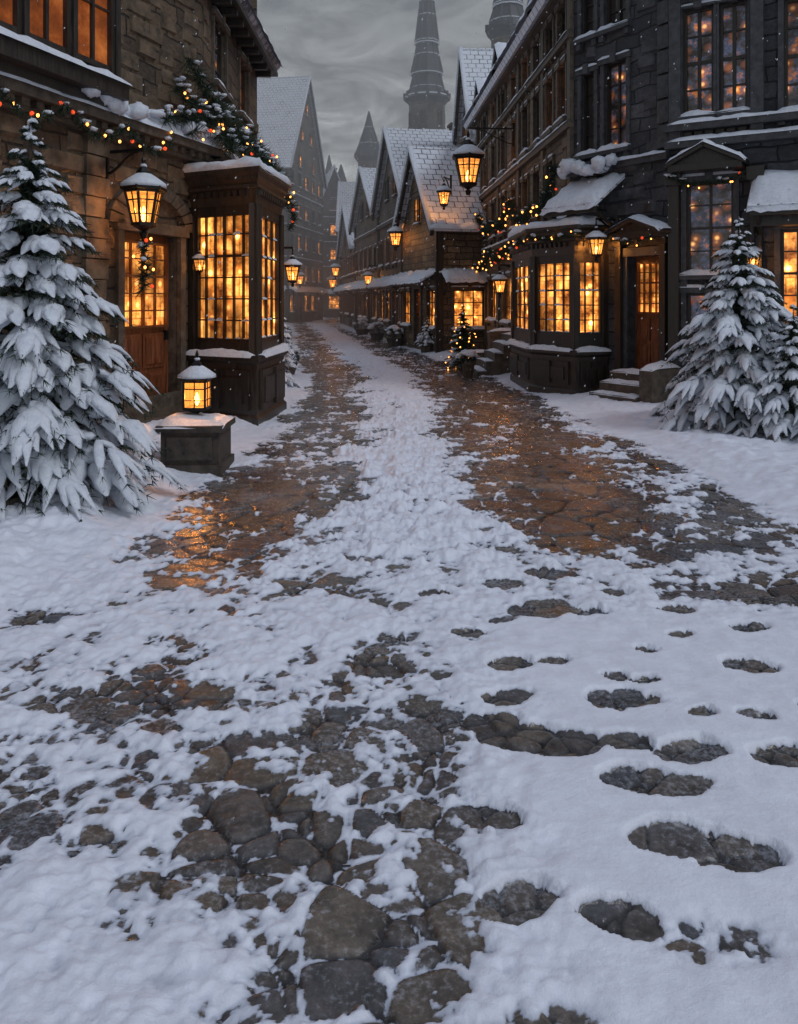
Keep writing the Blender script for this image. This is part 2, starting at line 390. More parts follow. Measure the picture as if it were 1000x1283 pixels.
def spruce(name,x,y,h,r,snow=1.0,levels=16,per=11,bulbs=0,seed=1,pot=False,dens=1.0,fat=1.35):
    random.seed(seed); T=Thing(name,(x,y,0)); z0=.1*h+(.25 if pot else 0)
    T.lathe('bark',(x,y,-.05),[(.05*h*.6,0),(.03*h*.6,h*.5),(.004*h,h*.97)],8)
    if pot: T.lathe('pot_stone',(x,y,-.02),[(.16,0),(.2,.04),(.24,.3),(.27,.31),(.27,.38),(.2,.38)],10)
    for lv in range(levels):
        f=(lv+.0)/(levels-1); z=z0+(h*.97-z0)*f**.92
        Lr=r*(1-f)**.88+.035*h*.5
        nb=max(4,int(per*(1-f*.55)))
        for b in range(nb):
            az=2*math.pi*(b+U(-.3,.3))/nb+lv*1.9; L=Lr*U(.72,1.16); zz=z+U(-.035,.035)*h*.6
            up=.62-.62*(1-f)
            D=Vector((math.cos(az),math.sin(az),0)); S=Vector((-D.y,D.x,0))
            def pos(u): return Vector((x,y,zz))+D*L*u+Vector((0,0,L*(up*u*.45-.33*u*u)))
            T.beam('bark',pos(0),pos(.6),.018*h*.35,.01*h*.3)
            sc=max(.4,min(1.0,L/ (r*.55)))*h/3.0
            rad=.047*fat*sc*(.65+.6*R()); loaded=R()<snow
            for (u,ang,fl) in ((.46,.85,.32),(.46,-.85,.32),(.64,.7,.28),(.64,-.7,.28),(.76,.38,.26),(.76,-.38,.26),(.78,.0,.3),(.22,.0,.45)):
                if f>.8 and abs(ang)>.8: continue
                dd=(D*math.cos(ang+U(-.2,.2))+S*math.sin(ang+U(-.2,.2))+Vector((0,0,-.34+up*.3))).normalized()
                p=pos(u); fL=L*fl*U(.8,1.3)
                nn=int(5*dens)
                for q in range(nn):
                    c=p+dd*fL*(q+.7)/nn*1.1+Vector((0,0,-.35*fL*((q+.5)/nn)**2-rad*.4))
                    needles_at(T,c,int(5*dens),.065*sc+.015,.8,dd*.6+Vector((0,0,-.4)),.0038*h/3+.001)
                if loaded and R()<.9: finger(T,p+Vector((0,0,rad*.2)),dd,fL,rad*(.85 if u>.3 else 1.3)*U(.75,1.2),.4)
            if loaded and f<.9 and R()<.6: T.blob('snow',pos(.56)+Vector((0,0,rad*.3)),rad*1.4,rad*1.4,rad*.75,9,6,.16)
            if bulbs and R()<bulbs:
                T.blob('fairy_bulb',pos(1.0)+Vector((0,0,-.01)),.018,.018,.018,6,4,0)
    for _ in range(int(1100*dens)):
        f=R(); z=z0+(h*.9-z0)*f; rr=r*(1-f)*.62*math.sqrt(R()); a=U(0,6.283)
        needles_at(T,Vector((x+rr*math.cos(a),y+rr*math.sin(a),z-.05)),4,.12*h/3,.6,None,.012*h/3)
    finger(T,Vector((x,y,h*.9)),Vector((.02,0,1)),h*.1,.02*h/3,0)
    return T.done()

def garland(T,pts,thick=.08,bul=.14,snowp=.25,dn=11,bs=1.3):
    pts=[Vector(p) for p in pts]
    for i in range(len(pts)-1):
        a,b=pts[i],pts[i+1]; n=max(1,int((b-a).length/.035))
        for j in range(n):
            c=a.lerp(b,j/n)+Vector((U(-1,1),U(-1,1),U(-1,1)))*thick*.22; needles_at(T,c,dn,thick*1.1,1,None,.008)
            if R()<bul: T.blob('fairy_bulb',c+Vector((U(-1,1),U(-1,1),U(-1,.5)))*thick*.8,.013*bs,.013*bs,.015*bs,6,4,0)
            if R()<bul*.3: T.blob('red_bulb',c+Vector((U(-1,1),U(-1,1),U(-1,.5)))*thick*.7,.025,.025,.025,6,4,0)
            if R()<snowp: T.blob('snow_cap',c+Vector((U(-.4,.4)*thick,U(-.4,.4)*thick,thick*.5)),U(.03,.07),U(.03,.07),U(.015,.03),7,5,.3)
def swag(a,b,sag,n=10):
    a=Vector(a);b=Vector(b); return [a.lerp(b,i/n)-Vector((0,0,sag*4*(i/n)*(1-i/n))) for i in range(n+1)]

# ------------------------------------------------------------------ ground sheet
def hsh(i,j,s):
    h=(i.astype(np.int64)*374761393+j.astype(np.int64)*668265263+s*974634777)&0xffffffff
    h=((h^(h>>13))*1274126177)&0xffffffff; h=(h^(h>>16))*2246822519&0xffffffff; h=h^(h>>15)
    return (h&0xffffff)/float(0xffffff)
def vn(x,y,s):
    i=np.floor(x);j=np.floor(y);fx=x-i;fy=y-j; fx=fx*fx*fx*(fx*(fx*6-15)+10); fy=fy*fy*fy*(fy*(fy*6-15)+10)
    return (hsh(i,j,s)*(1-fx)+hsh(i+1,j,s)*fx)*(1-fy)+(hsh(i,j+1,s)*(1-fx)+hsh(i+1,j+1,s)*fx)*fy
def fbm(x,y,s,o=5,g=.5):
    t=0;a=1;w=0
    for k_ in range(o):
        c,sn=math.cos(.6*k_),math.sin(.6*k_)
        t=t+a*(vn((x*c-y*sn)*2**k_,(x*sn+y*c)*2**k_,s+k_*17)*2-1); w+=a; a*=g
    return t/w
def voro(x,y,a,b,jit,s):
    X=x/a;Y=y/b; J=np.floor(Y)
    best=np.full(x.shape,9.);bx=np.zeros_like(x);by=np.zeros_like(x);bid=np.zeros_like(x)
    def pt(i,j):
        return i+.5+jit*(hsh(i,j,s)-.5)*1.3, j+.5+jit*(hsh(i,j,s+1)-.5)
    cand=[]
    for dj in (-1,0,1):
        j=J+dj; off=.5*np.mod(j,2); I=np.floor(X-off)
        for di in (-1,0,1):
            i=I+di; px,py=pt(i,j); px=px+off; d=((px-X)*a)**2+((py-Y)*b)**2; cand.append((px,py))
            m=d<best; best=np.where(m,d,best);bx=np.where(m,px,bx);by=np.where(m,py,by);bid=np.where(m,hsh(i,j,s+2),bid)
    soft=np.zeros(x.shape); kq=.010*(a/.2)
    for px,py in cand:
        vx=(px-bx)*a;vy=(py-by)*b;l=np.sqrt(vx*vx+vy*vy); ok=l>1e-6; l=np.where(ok,l,1)
        mx=(bx*a+px*a)/2-x;my=(by*b+py*b)/2-y; e=(mx*vx+my*vy)/l
        soft=soft+np.where(ok,np.exp(-np.clip(e,-.1,1)/kq),0)
    ed=-np.log(soft+1e-12)*kq
    return ed,bid,(X-bx)*a,(Y-by)*b
def sst(a,b,x): t=np.clip((x-a)/(b-a),0,1); return t*t*(3-2*t)
YE=[-10,0,5,8,10,13,17,26,38,56,80,200]; XLv=[-2.4,-2.3,-2.0,-1.85,-1.75,-1.75,-2.1,-3.5,-5.0,-7.6,-11,-20]
YR=[-10,0,5,8,13,17,24,30,36,44,54,80,200]; XRv=[3.6,3.4,3.1,2.9,2.6,2.2,.95,-.05,-1.2,-2.7,-4.2,-5.6,-9]
YC=[0,5,8,13.6,18,26,38,56,80]; XC=[.2,.1,0,-.05,-.25,-1.5,-3.1,-5.8,-8]
def axis(a,b,f):
    o=[a]
    while o[-1]<b: o.append(o[-1]+f(o[-1]))
    return o
ys=np.array([-60,-30,-15,-8,-4,-2,-.5,.4]+axis(.9,32,lambda v:max(.008,.0035*v))+axis(32.5,95,lambda v:.5)+[100,120,160,220,300,420])
xp=axis(0,70,lambda v:.011 if v<2.2 else min(.011*math.exp((v-2.2)*.75),8)); xp=np.array(xp)
xs=np.concatenate([-xp[:0:-1],xp])
X,Y=np.meshgrid(xs,ys); sh=X.shape
def cobble(X,Y,big,small,frac,s):
    wx_=X+.10*big*fbm(X*.6/big,Y*.6/big,s+3,3); wy_=Y+.10*big*fbm(X*.6/big,Y*.6/big,s+9,3)
    eA,iA,xA,yA=voro(wx_,wy_,big,big*.85,.75,s); eB,iB,xB,yB=voro(wx_,wy_,small,small*.8,.85,s+40)
    useA=np.mod(iA*53.7,1)<frac
    return np.where(useA,eA,np.minimum(eA,eB)),np.where(useA,iA,iB),np.where(useA,xA,xB),np.where(useA,yA,yB)
e1,id1,lx1,ly1=cobble(X,Y,.40,.30,.5,5)
e2,id2,lx2,ly2=cobble(X,Y,.22,.145,.45,15)
near=(Y<4.6+.5*fbm(X,Y,77,2)); ed=np.where(near,e2,e1); cid=np.where(near,id2,id1); lx=np.where(near,lx2,lx1); ly=np.where(near,ly2,ly1)
ed=ed+.006*fbm(X*9,Y*9,55,4)
dome=sst(-.001,.013,ed)
sth=-.013*(1-dome)+(cid-.5)*.009+(lx*(np.mod(cid*37,1)-.5)+ly*(np.mod(cid*91,1)-.5))*.035+.0030*fbm(X*6,Y*6,61,5,.6)
XL=np.interp(Y,YE,XLv);XR=np.interp(Y,YR,XRv);XCn=np.interp(Y,YC,XC)
ins=sst(-.2,.35,X-XL+.25*fbm(X,Y*1.3,301,4))*sst(-.2,.35,XR-X+.25*fbm(X,Y*1.3,311,4))
far=sst(4.6,5.8,Y+.5*fbm(X*1.3,Y*1.3,88,2))
n1=fbm(X*1.7,Y*1.5,101,5,.6); n2=fbm(X*6.5,Y*6.5,131,4,.62); n3=fbm(X*22,Y*20,151,4,.6)
ridge=np.exp(-(np.abs(X-XCn+.25*n1+.14*n2)/(.56+.18*fbm(Y*.7,Y*0,8,2)))**3)
midlump=sst(4.2,5,Y)*(1-sst(9,13,Y))*np.exp(-((X-.05)/1.1)**4)
qf=-.27+.85*ridge+.65*n1+1.0*n2+.60*n3
qf=qf+.30*np.exp(-((Y-5.1)/.8)**2)*(1-.8*sst(1.2,1.7,np.abs(X-.3)))
qf=qf-.22*sst(8,13,Y)*(1-ridge)+.30*sst(20,40,Y)
qf=qf-.70*np.exp(-(((X-1.5)/.58)**2+((Y-7.0)/1.6)**2)**2)-.5*np.exp(-(((X+1.2)/.4)**2+((Y-6.4)/1.5)**2)**2)
qf=qf-.35*np.exp(-((X-1.7)/.6)**2)*sst(8,9.5,Y)*(1-sst(15,20,Y))
qf=np.where(ins<1,qf*ins+(1-ins)*(.9+.3*n1),qf)
qn=.47+.80*n1+1.05*n2+.60*n3
B=[(-.42,3.0,.50,.55,-.70),(-.38,2.35,.30,.26,-.50),(-1.15,3.45,.42,.30,-.8),(-1.35,2.55,.28,.28,-.80),(.22,3.2,.25,.22,-.65),(-.1,3.85,.18,.34,-.85),
 (-2.0,4.3,.35,.18,-.8),(2.1,4.6,.7,.3,-1.2),(.1,2.75,.28,.3,-.7),(-.1,1.98,.22,.14,-.7),(.4,1.84,.3,.07,-.7),(-.9,4.9,.6,.35,-.6),(-1.3,3.0,.3,.2,-.3),(.0,2.35,.25,.4,-.35),
 (1.0,3.1,.62,1.0,.95),(.9,2.1,.5,.4,.9),(-.85,2.05,.3,.2,.4),(-1.2,2.95,.16,.12,.4),(-1.05,2.35,.18,.14,.4),(1.6,3.9,1.1,.45,.45),(-1.7,3.9,.4,.3,.3),(-2.8,5.4,.9,1.3,1.2),(-2.0,5.6,.4,.9,.9)]
for bx_,by_,rx,ry,am in B: qn=qn+am*np.exp(-(((X-bx_)/rx)**2+((Y-by_)/ry)**2)**1.3)
smoothr=sst(.28,.7,X+.2*n1+.08*n2)*(1-sst(3.9,4.7,Y+.2*n1))
qn=qn*(1-smoothr)+np.maximum(.75+.2*n1,.5)*smoothr
q=qf*far+qn*(1-far)
FP=[(.52,3.70,.11),(.72,3.72,.07),(.97,3.58,.07),(1.10,3.54,.06),(1.41,4.02,.06),(1.62,3.68,.11),(.47,3.39,.10),(.93,3.38,.14),(1.04,3.36,.08),(1.24,3.25,.06),(1.46,3.24,.07),
 (.48,3.09,.16),(.62,3.03,.15),(.86,3.05,.10),(1.09,2.99,.13),(1.44,2.96,.13),(.86,2.80,.14),(1.0,2.77,.10),(1.02,2.42,.14),(.87,2.49,.15),(.35,2.24,.12),(.61,2.18,.10),(.38,3.2,.12),
 (1.03,4.3,.10),(.94,4.93,.15),(.78,4.36,.20),(1.5,4.35,.11),(1.25,4.6,.10),(.55,4.2,.08),(.62,4.75,.12),(.35,4.05,.08),(1.8,4.1,.10),(1.2,3.85,.06),(2.1,3.7,.08),(1.75,3.3,.09),(.3,2.62,.10),(.2,4.6,.09)]
hole=np.zeros(sh); wx=X+.035*n2+.022*n3; wy=Y+.026*fbm(X*7,Y*7,171,4)+.014*n3
for i_,(fx,fy,fr) in enumerate(FP):
    an_=.3*math.sin(i_*2.3); dx_=(wx-fx)*math.cos(an_)+(wy-fy)*math.sin(an_); dy_=-(wx-fx)*math.sin(an_)+(wy-fy)*math.cos(an_)
    rr=np.sqrt((dx_/fr)**2+(dy_/(fr*.62))**2); hole=np.maximum(hole,1-sst(.85,1.2,rr))
slush=np.exp(-(((X-.83)/.2)**2+((Y-2.1)/.10)**2)**2)
q=q*(1-hole)-1.2*hole; q=q*(1-slush)+slush*(-.05+.9*n3)
hs=np.where(q>0,.020*np.sqrt(np.clip(q,0,1.6)+1e-6)+.008*np.clip(q,0,2),.024*q)
bulk=np.clip(q*1.5,0,1)
hs=hs+bulk*(.012*n1+.010*n2*(1-.6*smoothr)+.004*n3*(1-.6*smoothr))+bulk*midlump*(.020*n2+.010*n3)
outL=np.clip(XL-X,0,5);outR=np.clip(X-XR,0,5)
bank=.12*sst(0,.7,outL)*(1+.4*n1+.25*n2)+.09*sst(0,.7,outR)*(1+.4*n1+.35*n2)+.022*ridge*far*(1+n2)
bank=bank+.05*np.exp(-((Y-5.3-.9*(-X-1.8))/.25)**2)*sst(-1.6,-2.2,X)
hs=hs+bank*bulk
mask=hs-sth
kk=.003; Z=np.where(mask>0,hs,sth); Z=Z+kk*np.exp(-np.abs(mask)/kk)*.4
V=np.stack([X,Y,Z],-1).reshape(-1,3)
ny,nx=sh; idx=np.arange(ny*nx).reshape(ny,nx)
Fq=np.stack([idx[:-1,:-1],idx[:-1,1:],idx[1:,1:],idx[1:,:-1]],-1).reshape(-1,4)
me=bpy.data.meshes.new('ground'); me.vertices.add(len(V)); me.vertices.foreach_set('co',V.ravel())
me.loops.add(Fq.size); me.loops.foreach_set('vertex_index',Fq.ravel().astype(np.int32))
me.polygons.add(len(Fq)); me.polygons.foreach_set('loop_start',np.arange(0,Fq.size,4,dtype=np.int32))
me.polygons.foreach_set('use_smooth',np.ones(len(Fq),dtype=bool)); me.update(calc_edges=True)
for nm,ar in (('snowm',mask),('cell',cid),('gap',ed)):
    at=me.attributes.new(nm,'FLOAT','POINT'); at.data.foreach_set('value',ar.ravel().astype(np.float32))
print('ground verts',len(V))
k=NB('snowy_cobblestones'); o=k.obj()
def attr(nm): a=k.add('ShaderNodeAttribute'); a.attribute_name=nm; return a.outputs['Fac']
am,ac,ag=attr('snowm'),attr('cell'),attr('gap')
nf=k.noise(o,45,5,.7); nm_=k.noise(o,9,6,.65); nl=k.noise(o,1.2,4,.6); ng=k.noise(o,240,2,.6)
scol=k.ramp(ac,[(0,(.056,.050,.050)),(.3,(.100,.080,.062)),(.55,(.070,.070,.077)),(.8,(.125,.098,.074)),(1,(.080,.075,.073))])
scol=k.mix(1.0,scol,k.ramp(nm_,[(.25,.4),(.75,1.6)]),'MULTIPLY')
scol=k.mix(.85,scol,k.ramp(nf,[(.3,.5),(.7,1.5)]),'MULTIPLY')
scol=k.mix(k.ramp(ag,[(.0,.92),(.012,0)]),scol,(.010,.009,.009))
mk=k.math('ADD',am,k.math('MULTIPLY',k.math('SUBTRACT',nf,.5),.014))
mask_=k.ramp(mk,[(.0,0.0),(.0035,1.0)])
dust=k.ramp(k.math('ADD',k.math('MULTIPLY',nf,.6),k.math('MULTIPLY',nl,.5)),[(.57,0.0),(.69,.5)])
scol2=k.mix(dust,scol,(.40,.42,.48))
sn=k.mix(k.ramp(am,[(.001,0.0),(.014,1.0)]),(.42,.46,.55),(.79,.82,.91))
sn=k.mix(.7,sn,k.ramp(nm_,[(.25,.78),(.7,1.05)]),'MULTIPLY')
k.base(k.mix(mask_,scol2,sn),k.mix(mask_,k.ramp(nm_,[(.38,.09),(.64,.36)]),.55))
k.b.inputs['Specular IOR Level'].default_value=.55
hgt=k.math('ADD',k.math('MULTIPLY',nf,.5),k.math('ADD',k.math('MULTIPLY',nm_,.7),k.math('MULTIPLY',ng,.12)))
k.bump(hgt,k.math('ADD',.24,k.math('MULTIPLY',mask_,.4)),.016)
me.materials.append(M['snowy_cobblestones'])
g=bpy.data.objects.new('snowy_cobblestone_ground',me); COL.objects.link(g)

# ------------------------------------------------------------------ LEFT stone shop
random.seed(3)
T=Thing('stone_shop',(-3.6,10,0))
A=Fac(T,(-5.0,5.0),(-2.85,11.5),(1,-.3))
A.door(5.05,6.25,.2,2.55,glassfrac=.52)
A.box('stone_trim',4.85,6.45,.0,.45,-.05,.1); A.box('stone_trim',4.95,6.35,0,.25,.1,.2)
A.snow(4.85,6.45,.2,.46,.1,.04)
cx=5.65
for i in range(12):
    a0=math.pi*i/12;a1=math.pi*(i+1)/12
    P=lambda r,a,d:A.P(cx-r*math.cos(a),d,2.62+r*.62*math.sin(a))
    T.hexa('stone_trim',[P(.66,a0+.02,-.02),P(.66,a1-.02,-.02),P(.92,a1-.02,-.02),P(.92,a0+.02,-.02),P(.66,a0+.02,.09),P(.66,a1-.02,.09),P(.92,a1-.02,.09),P(.92,a0+.02,.09)])
A.win(1.2,2.2,1.0,2.6,3,4)
A.wall('stone_wall_brown',0,A.L,-.1,7.2)
A.blocks('stone_block',2.3,A.L,.5,3.6,70); A.blocks('stone_block',4.7,A.L,3.95,6.4,60)
A.box('stone_trim',0,A.L+.1,0,.14,3.62,3.74); A.box('stone_trim',0,A.L+.1,0,.3,3.74,3.86); A.snow(0,A.L+.1,.0,.34,3.858,.14)
A.box('stone_trim',0,A.L,0,.08,0,.45)
for i in range(34): A.box('stone_trim',i*.2+.03,i*.2+.13,0,.22,3.66,3.735)
for i in range(15): A.box('stone_block',4.35,4.75-(.06 if i%2 else 0)+U(-.02,.02),-.02,.07+U(-.015,.02),.02+i*.24,.02+i*.24+.225)
O=Fac(T,A.P(2.3,.42,0)[:2],A.P(4.45,.42,0)[:2],A.n)
A.box('dark_wood',2.2,4.55,0,.5,3.98,4.16); A.box('dark_wood',2.35,4.4,0,.34,3.88,3.98); A.snow(2.2,4.55,.35,.55,4.16,.07)
O.box('dark_wood',-.0,O.L,-.4,-.08,4.16,4.26)
for u0,u1 in ((.05,.72),(.76,1.4),(1.44,2.1)): O.lattice('window_glass_amber',u0,u1,4.26,6.3,2,3,-.06,fw=.06)
O.box('dark_wood',-.03,.05,-.42,.02,4.16,6.5);O.box('dark_wood',2.1,2.18,-.42,.02,4.16,6.5);O.box('dark_wood',.72,.76,-.06,.03,4.16,6.5);O.box('dark_wood',1.4,1.44,-.06,.03,4.16,6.5)
O2=Fac(T,A.P(4.45,0,0)[:2],A.P(4.45,.42,0)[:2],A.t); O2.lattice('window_glass_amber',.05,.36,4.26,6.3,1,3,.0)
A.box('dark_wood',2.25,4.5,0,.5,6.3,6.6)
C=Fac(T,(-2.85,11.5),(-2.9,16.3),(1,0))
C.win(.75,1.65,5.05,6.05,2,3,'window_glass_dim'); C.win(2.85,3.75,5.05,6.05,2,3,'window_glass_amber')
C.win(2.2,3.6,1.0,2.4,4,3)
C.wall('stone_wall_brown',0,C.L,-.1,7.2); C.blocks('stone_block',.1,C.L,3.95,6.2,45); C.blocks('stone_block',1.3,C.L,.5,3.5,30)
C.box('stone_trim',-.1,C.L,0,.14,3.62,3.74); C.box('stone_trim',-.1,C.L,0,.28,3.74,3.86); C.snow(0,C.L,0,.32,3.858,.16)
C.box('stone_trim',0,C.L,0,.08,4.7,4.82)
E=Fac(T,(-2.9,16.3),(-8,16.6),(0,1)); E.wall('stone_wall_brown',0,E.L,-.1,9)
E=Fac(T,(-5,5),(-9,6),(0,-1)); E.wall('stone_wall_brown',0,E.L,-.1,8)
ev=[(-5.0+.55,5.0-.2),(-2.45,11.4),(-2.45,16.5)]
for i in range(2):
    a=ev[i];b=ev[i+1]
    T.slab('slate_roof',(a[0],a[1],6.5),(b[0],b[1],6.5),(b[0]-3.5,b[1]+.2,9.5),(a[0]-3.5,a[1]+.2,9.5),.14)
    F_=Fac(T,a,b,(1,0)); F_.snow(0,F_.L,-.3,.06,6.5,.1); F_.box('dark_wood',0,F_.L,-.5,-.05,6.3,6.38)
for i in range(10): C.box('dark_wood',i*.5+.1,i*.5+.2,0,.3,6.2,6.32)
bay(T,[(-2.93,11.2),(-1.90,10.6),(-1.80,12.2),(-2.9,12.6)],-.02,.95,1.12,2.88,3.45,[6,4,2],6)
T.done()
lp=A.P(4.75,.55,0); wq=A.P(4.75,.02,0)
lantern('wall_lantern',lp.x,lp.y,2.58,1.05,wall=(wq.x,wq.y),light=46).done()
wq=A.P(6.55,.0,0); lq=A.P(6.55,.16,0); lantern('wall_lantern',lq.x,lq.y,2.1,.42,wall=(wq.x,wq.y),light=9).done()
lantern('wall_lantern',-1.72,12.9,2.0,.62,wall=(-2.84,13.0),light=22).done()
T=Thing('evergreen_garland',(-3,10,3.8))
an=[A.P(u,.36,3.74) for u in (1.6,2.7,3.7,4.7,5.6)]
for i in range(4): garland(T,swag(an[i],an[i+1],.22),.10,.13,.14)
for i in range(4):
    garland(T,[Vector((-2.6+.12*i,11.4+i*.2,4.5-.18*i)),Vector((-2.35,12.6,4.25-.14*i)),Vector((-2.25,14,4.05-.1*i)),Vector((-2.4,15.8,3.95))],.2,.13,.45,14,1.4)
garland(T,[A.P(6.0,.4,3.9),A.P(6.5,.45,4.3),A.P(6.9,.5,4.1),Vector((-2.1,11.4,3.85)),Vector((-1.85,12.0,3.62)),Vector((-1.75,12.5,3.2))],.18,.14,.4,18,1.3)
garland(T,[A.P(6.1,.3,4.9),A.P(6.5,.35,4.5),A.P(6.9,.4,4.2),Vector((-2.35,11.9,3.95))],.2,.14,.3,18,1.3)
garland(T,[A.P(5.5,.35,4.0),A.P(6.2,.4,4.15),A.P(6.9,.5,3.85)],.18,.12,.4,18,1.3)
garland(T,[A.P(5.9,.25,4.5),A.P(6.3,.3,4.25),A.P(6.8,.45,4.0),Vector((-2.3,11.2,3.75))],.2,.14,.35,18,1.3)
garland(T,[Vector((-1.75,12.5,3.5)),Vector((-1.7,12.9,3.0)),Vector((-1.78,13.0,2.8))],.12,.15,.2,14,1.2)
for i in range(26):
    u=3.9+i*.14; p=A.P(u,U(.12,.4),3.93+U(0,.12)); T.blob('snow_cap',p,U(.08,.17),U(.08,.15),U(.05,.11),9,6,.2)
T.done()
T=Thing('hanging_wreath',lp+Vector((.0,0,2.1)))
garland(T,[Vector((lp.x,lp.y,2.42)),Vector((lp.x+.02,lp.y,2.1)),Vector((lp.x,lp.y,1.8))],.13,.14,.14,22); T.done()
T=Thing('lantern_plinth',(-2.02,7.95,0)); F_=Fac(T,(-2.3,7.7),(-1.74,7.7),(0,-1))
F_.box('pot_stone',-.03,.59,-.59,.03,-.05,.1); F_.box('pot_stone',0,.56,-.56,0,.1,.42); F_.box('pot_stone',-.04,.6,-.6,.04,.42,.48)
F_.box('pot_stone',.06,.5,0,.02,.15,.37); F_.snow(-.05,.61,-.61,.055,.478,.09)
T.done()
lantern('candle_lantern',-2.02,7.98,.62,.74,light=22,stand=True).done()
T=Thing('stone_planter',(-3,6.4,0))
F_=Fac(T,(-2.98,5.3),(-2.30,7.65),(1,-.2))
for i in range(7):
    F_.box('pot_stone',i*.34,i*.34+.31,-.4+U(-.02,.02),U(-.02,.03),-.05,.24+U(-.02,.02)); F_.box('pot_stone',i*.34-.13,i*.34+.18,-.38,U(-.05,-.01),.255,.42+U(-.02,.02))
F_.snow(-.15,2.5,-.42,-.02,.42,.12)
F_.box('pot_stone',-.1,2.4,-1.2,-.36,0,.3)
T.done()

# ------------------------------------------------------------------ RIGHT shop (corner building)
random.seed(5)
T=Thing('corner_shop',(4,14,0))
G='stone_wall_grey'; TG='stone_trim_grey'
B2=Fac(T,(3.2,14.6),(4.35,12.8),(-1,-1)); L2=B2.L
B2.win(.2,.52,4.3,5.75,1,4,'window_glass_dark',trim=TG); B2.win(.75,1.25,4.3,5.8,2,4,'window_glass_dim',trim=TG)
B2.win(.2,.52,6.4,7.6,1,4,'window_glass_dark',trim=TG); B2.win(.75,1.25,6.4,7.6,2,4,'window_glass_dark',trim=TG)
B2.door(1.3,1.98,.5,2.42,trim=TG,wood='door_wood')
B2.wall(G,0,L2,-.1,9); B2.blocks('stone_block_grey',.05,L2-.2,2.9,7.5,55)
for u in (1.1,2.02):
    B2.box('dark_wood',u,u+.12,-.02,.14,0,2.6); B2.box('dark_wood',u-.03,u+.15,-.02,.18,2.6,2.75)
for i,(d,z) in enumerate(((.32,.5),(.56,.34),(.8,.17))):
    B2.box('stone_trim',1.15,2.15,(.0 if i==0 else d-.24),d,-.05,z); B2.snow(1.17,2.13,d-.22,d+.01,z,.05)
B2.box('stone_trim',2.15,2.4,0,.75,-.05,.62); B2.snow(2.13,2.42,0,.77,.62,.09)
def pent(F,s0,s1,d,zt,zb,k='snowy_roof'):
    P=F.P; F.T.slab(k,P(s0,0,zt),P(s1,0,zt),P(s1,d,zb),P(s0,d,zb),.07); F.box('dark_wood',s0+.03,s1-.03,d-.1,d-.02,zb-.14,zb-.05)
    V,Fc=F.T.part('snow_cap'); n=max(6,int((s1-s0)/.09)); m=7; i0=len(V)
    for i in range(n+1):
        for j in range(m+1):
            u=s0-.02+(s1-s0+.04)*i/n; v=j/m; e=0 if i in(0,n) or j in (0,m) else 1
            p=P(u,d*v*1.04,zt+(zb-zt)*v*1.03); p.z+=e*(.085+.06*mnoise.noise(p*4)+.04*mnoise.noise(p*11))-(.03 if not e else 0)-(.02+.05*R() if j==m else 0); V.append(p)
    for i in range(n):
        for j in range(m): a=i0+i*(m+1)+j; Fc.append((a,a+1,a+m+2,a+m+1))
    for u in (s0+.1,s1-.1): F.T.beam('dark_wood',P(u,0,zb-.45),P(u,d*.85,zb-.1),.05)
def pediment(F,s0,s1,d,z,h):
    P=F.P; m=(s0+s1)/2
    F.box('dark_wood',s0,s1,0,d,z-.1,z)
    T=F.T; T.poly('wood_panel',[P(s0,d*.8,z),P(s1,d*.8,z),P(m,d*.8,z+h)],F.n)
    for e in (s0-.06,s1+.06):
        T.slab('dark_wood',P(e,0,z),P(e,d+.05,z),P(m,d+.05,z+h),P(m,0,z+h),.05)
        V,Fc=T.part('snow_cap'); i0=len(V); nn=7
        for i in range(nn+1):
            for j in range(5):
                f=i/nn; b=P(e+(m-e)*f,-.02+(d+.1)*j/4,z+h*f); ed_=(j in (0,4)); b.z+=.01 if ed_ else .07+.04*mnoise.noise(b*9); 
                if i==0: b.z-=.04
                V.append(b)
        for i in range(nn):
            for j in range(4): a=i0+i*5+j; Fc.append((a,a+1,a+6,a+5))
pent(B2,-.05,1.2,.75,3.85,3.3)
pediment(B2,1.12,2.2,.35,2.8,.22)
B2.box(TG,0,L2,0,.1,3.95,4.07); B2.snow(0,L2,0,.13,4.07,.05)
B3=Fac(T,(4.35,12.8),(7.8,10.72),(-.5,-1))
B3.win(.2,.66,4.6,6.3,2,4,'window_glass_dim',trim=TG,mw=.03,tw=.04); B3.win(.74,1.15,4.6,6.3,2,4,'window_glass_dim',trim=TG,mw=.03,tw=.035); B3.win(1.65,2.4,4.5,6.2,3,4,'window_glass_dim',trim=TG,mw=.03)
B3.win(.25,.95,2.1,3.55,2,4,'window_glass_dim',trim=TG); B3.win(.25,.95,.75,1.8,2,2,'window_glass_dim',trim=TG)
B3.win(1.6,2.5,1.1,2.75,4,5,'window_glass_lit',trim=TG)
B3.wall(G,0,B3.L,-.1,9); B3.blocks('stone_block_grey',.2,B3.L,.3,3.5,30); B3.blocks('stone_block_grey',.2,B3.L,4.6,7.5,30)
for u in (.0,1.2,2.75):
    B3.box('dark_wood',u,u+.16,-.02,.16,0,3.5); B3.box('dark_wood',u-.04,u+.2,-.02,.22,3.5,3.7); B3.box('dark_wood',u-.03,u+.19,-.02,.2,.0,.4)
    B3.box(TG,u,u+.18,-.02,.12,4.1,9)
for z in (4.08,4.35,6.5): B3.box(TG,-.05,B3.L,0,.2,z,z+.12); B3.snow(0,B3.L,.02,.22,z+.12,.06)
for i in range(6): B3.box('dark_wood',.22+i*.16,.34+i*.16,0,.06,4.23,4.34)
for i in range(12):
    for F_,u in ((B2,L2),(B3,0)): F_.box(TG,u-.22 if F_ is B2 else 0,u if F_ is B2 else .2,-.01,.05,4.15+i*.4,4.15+i*.4+.36)
pediment(B3,.05,1.12,.42,3.78,.3)
pent(B3,1.25,3.3,.75,3.62,3.05)
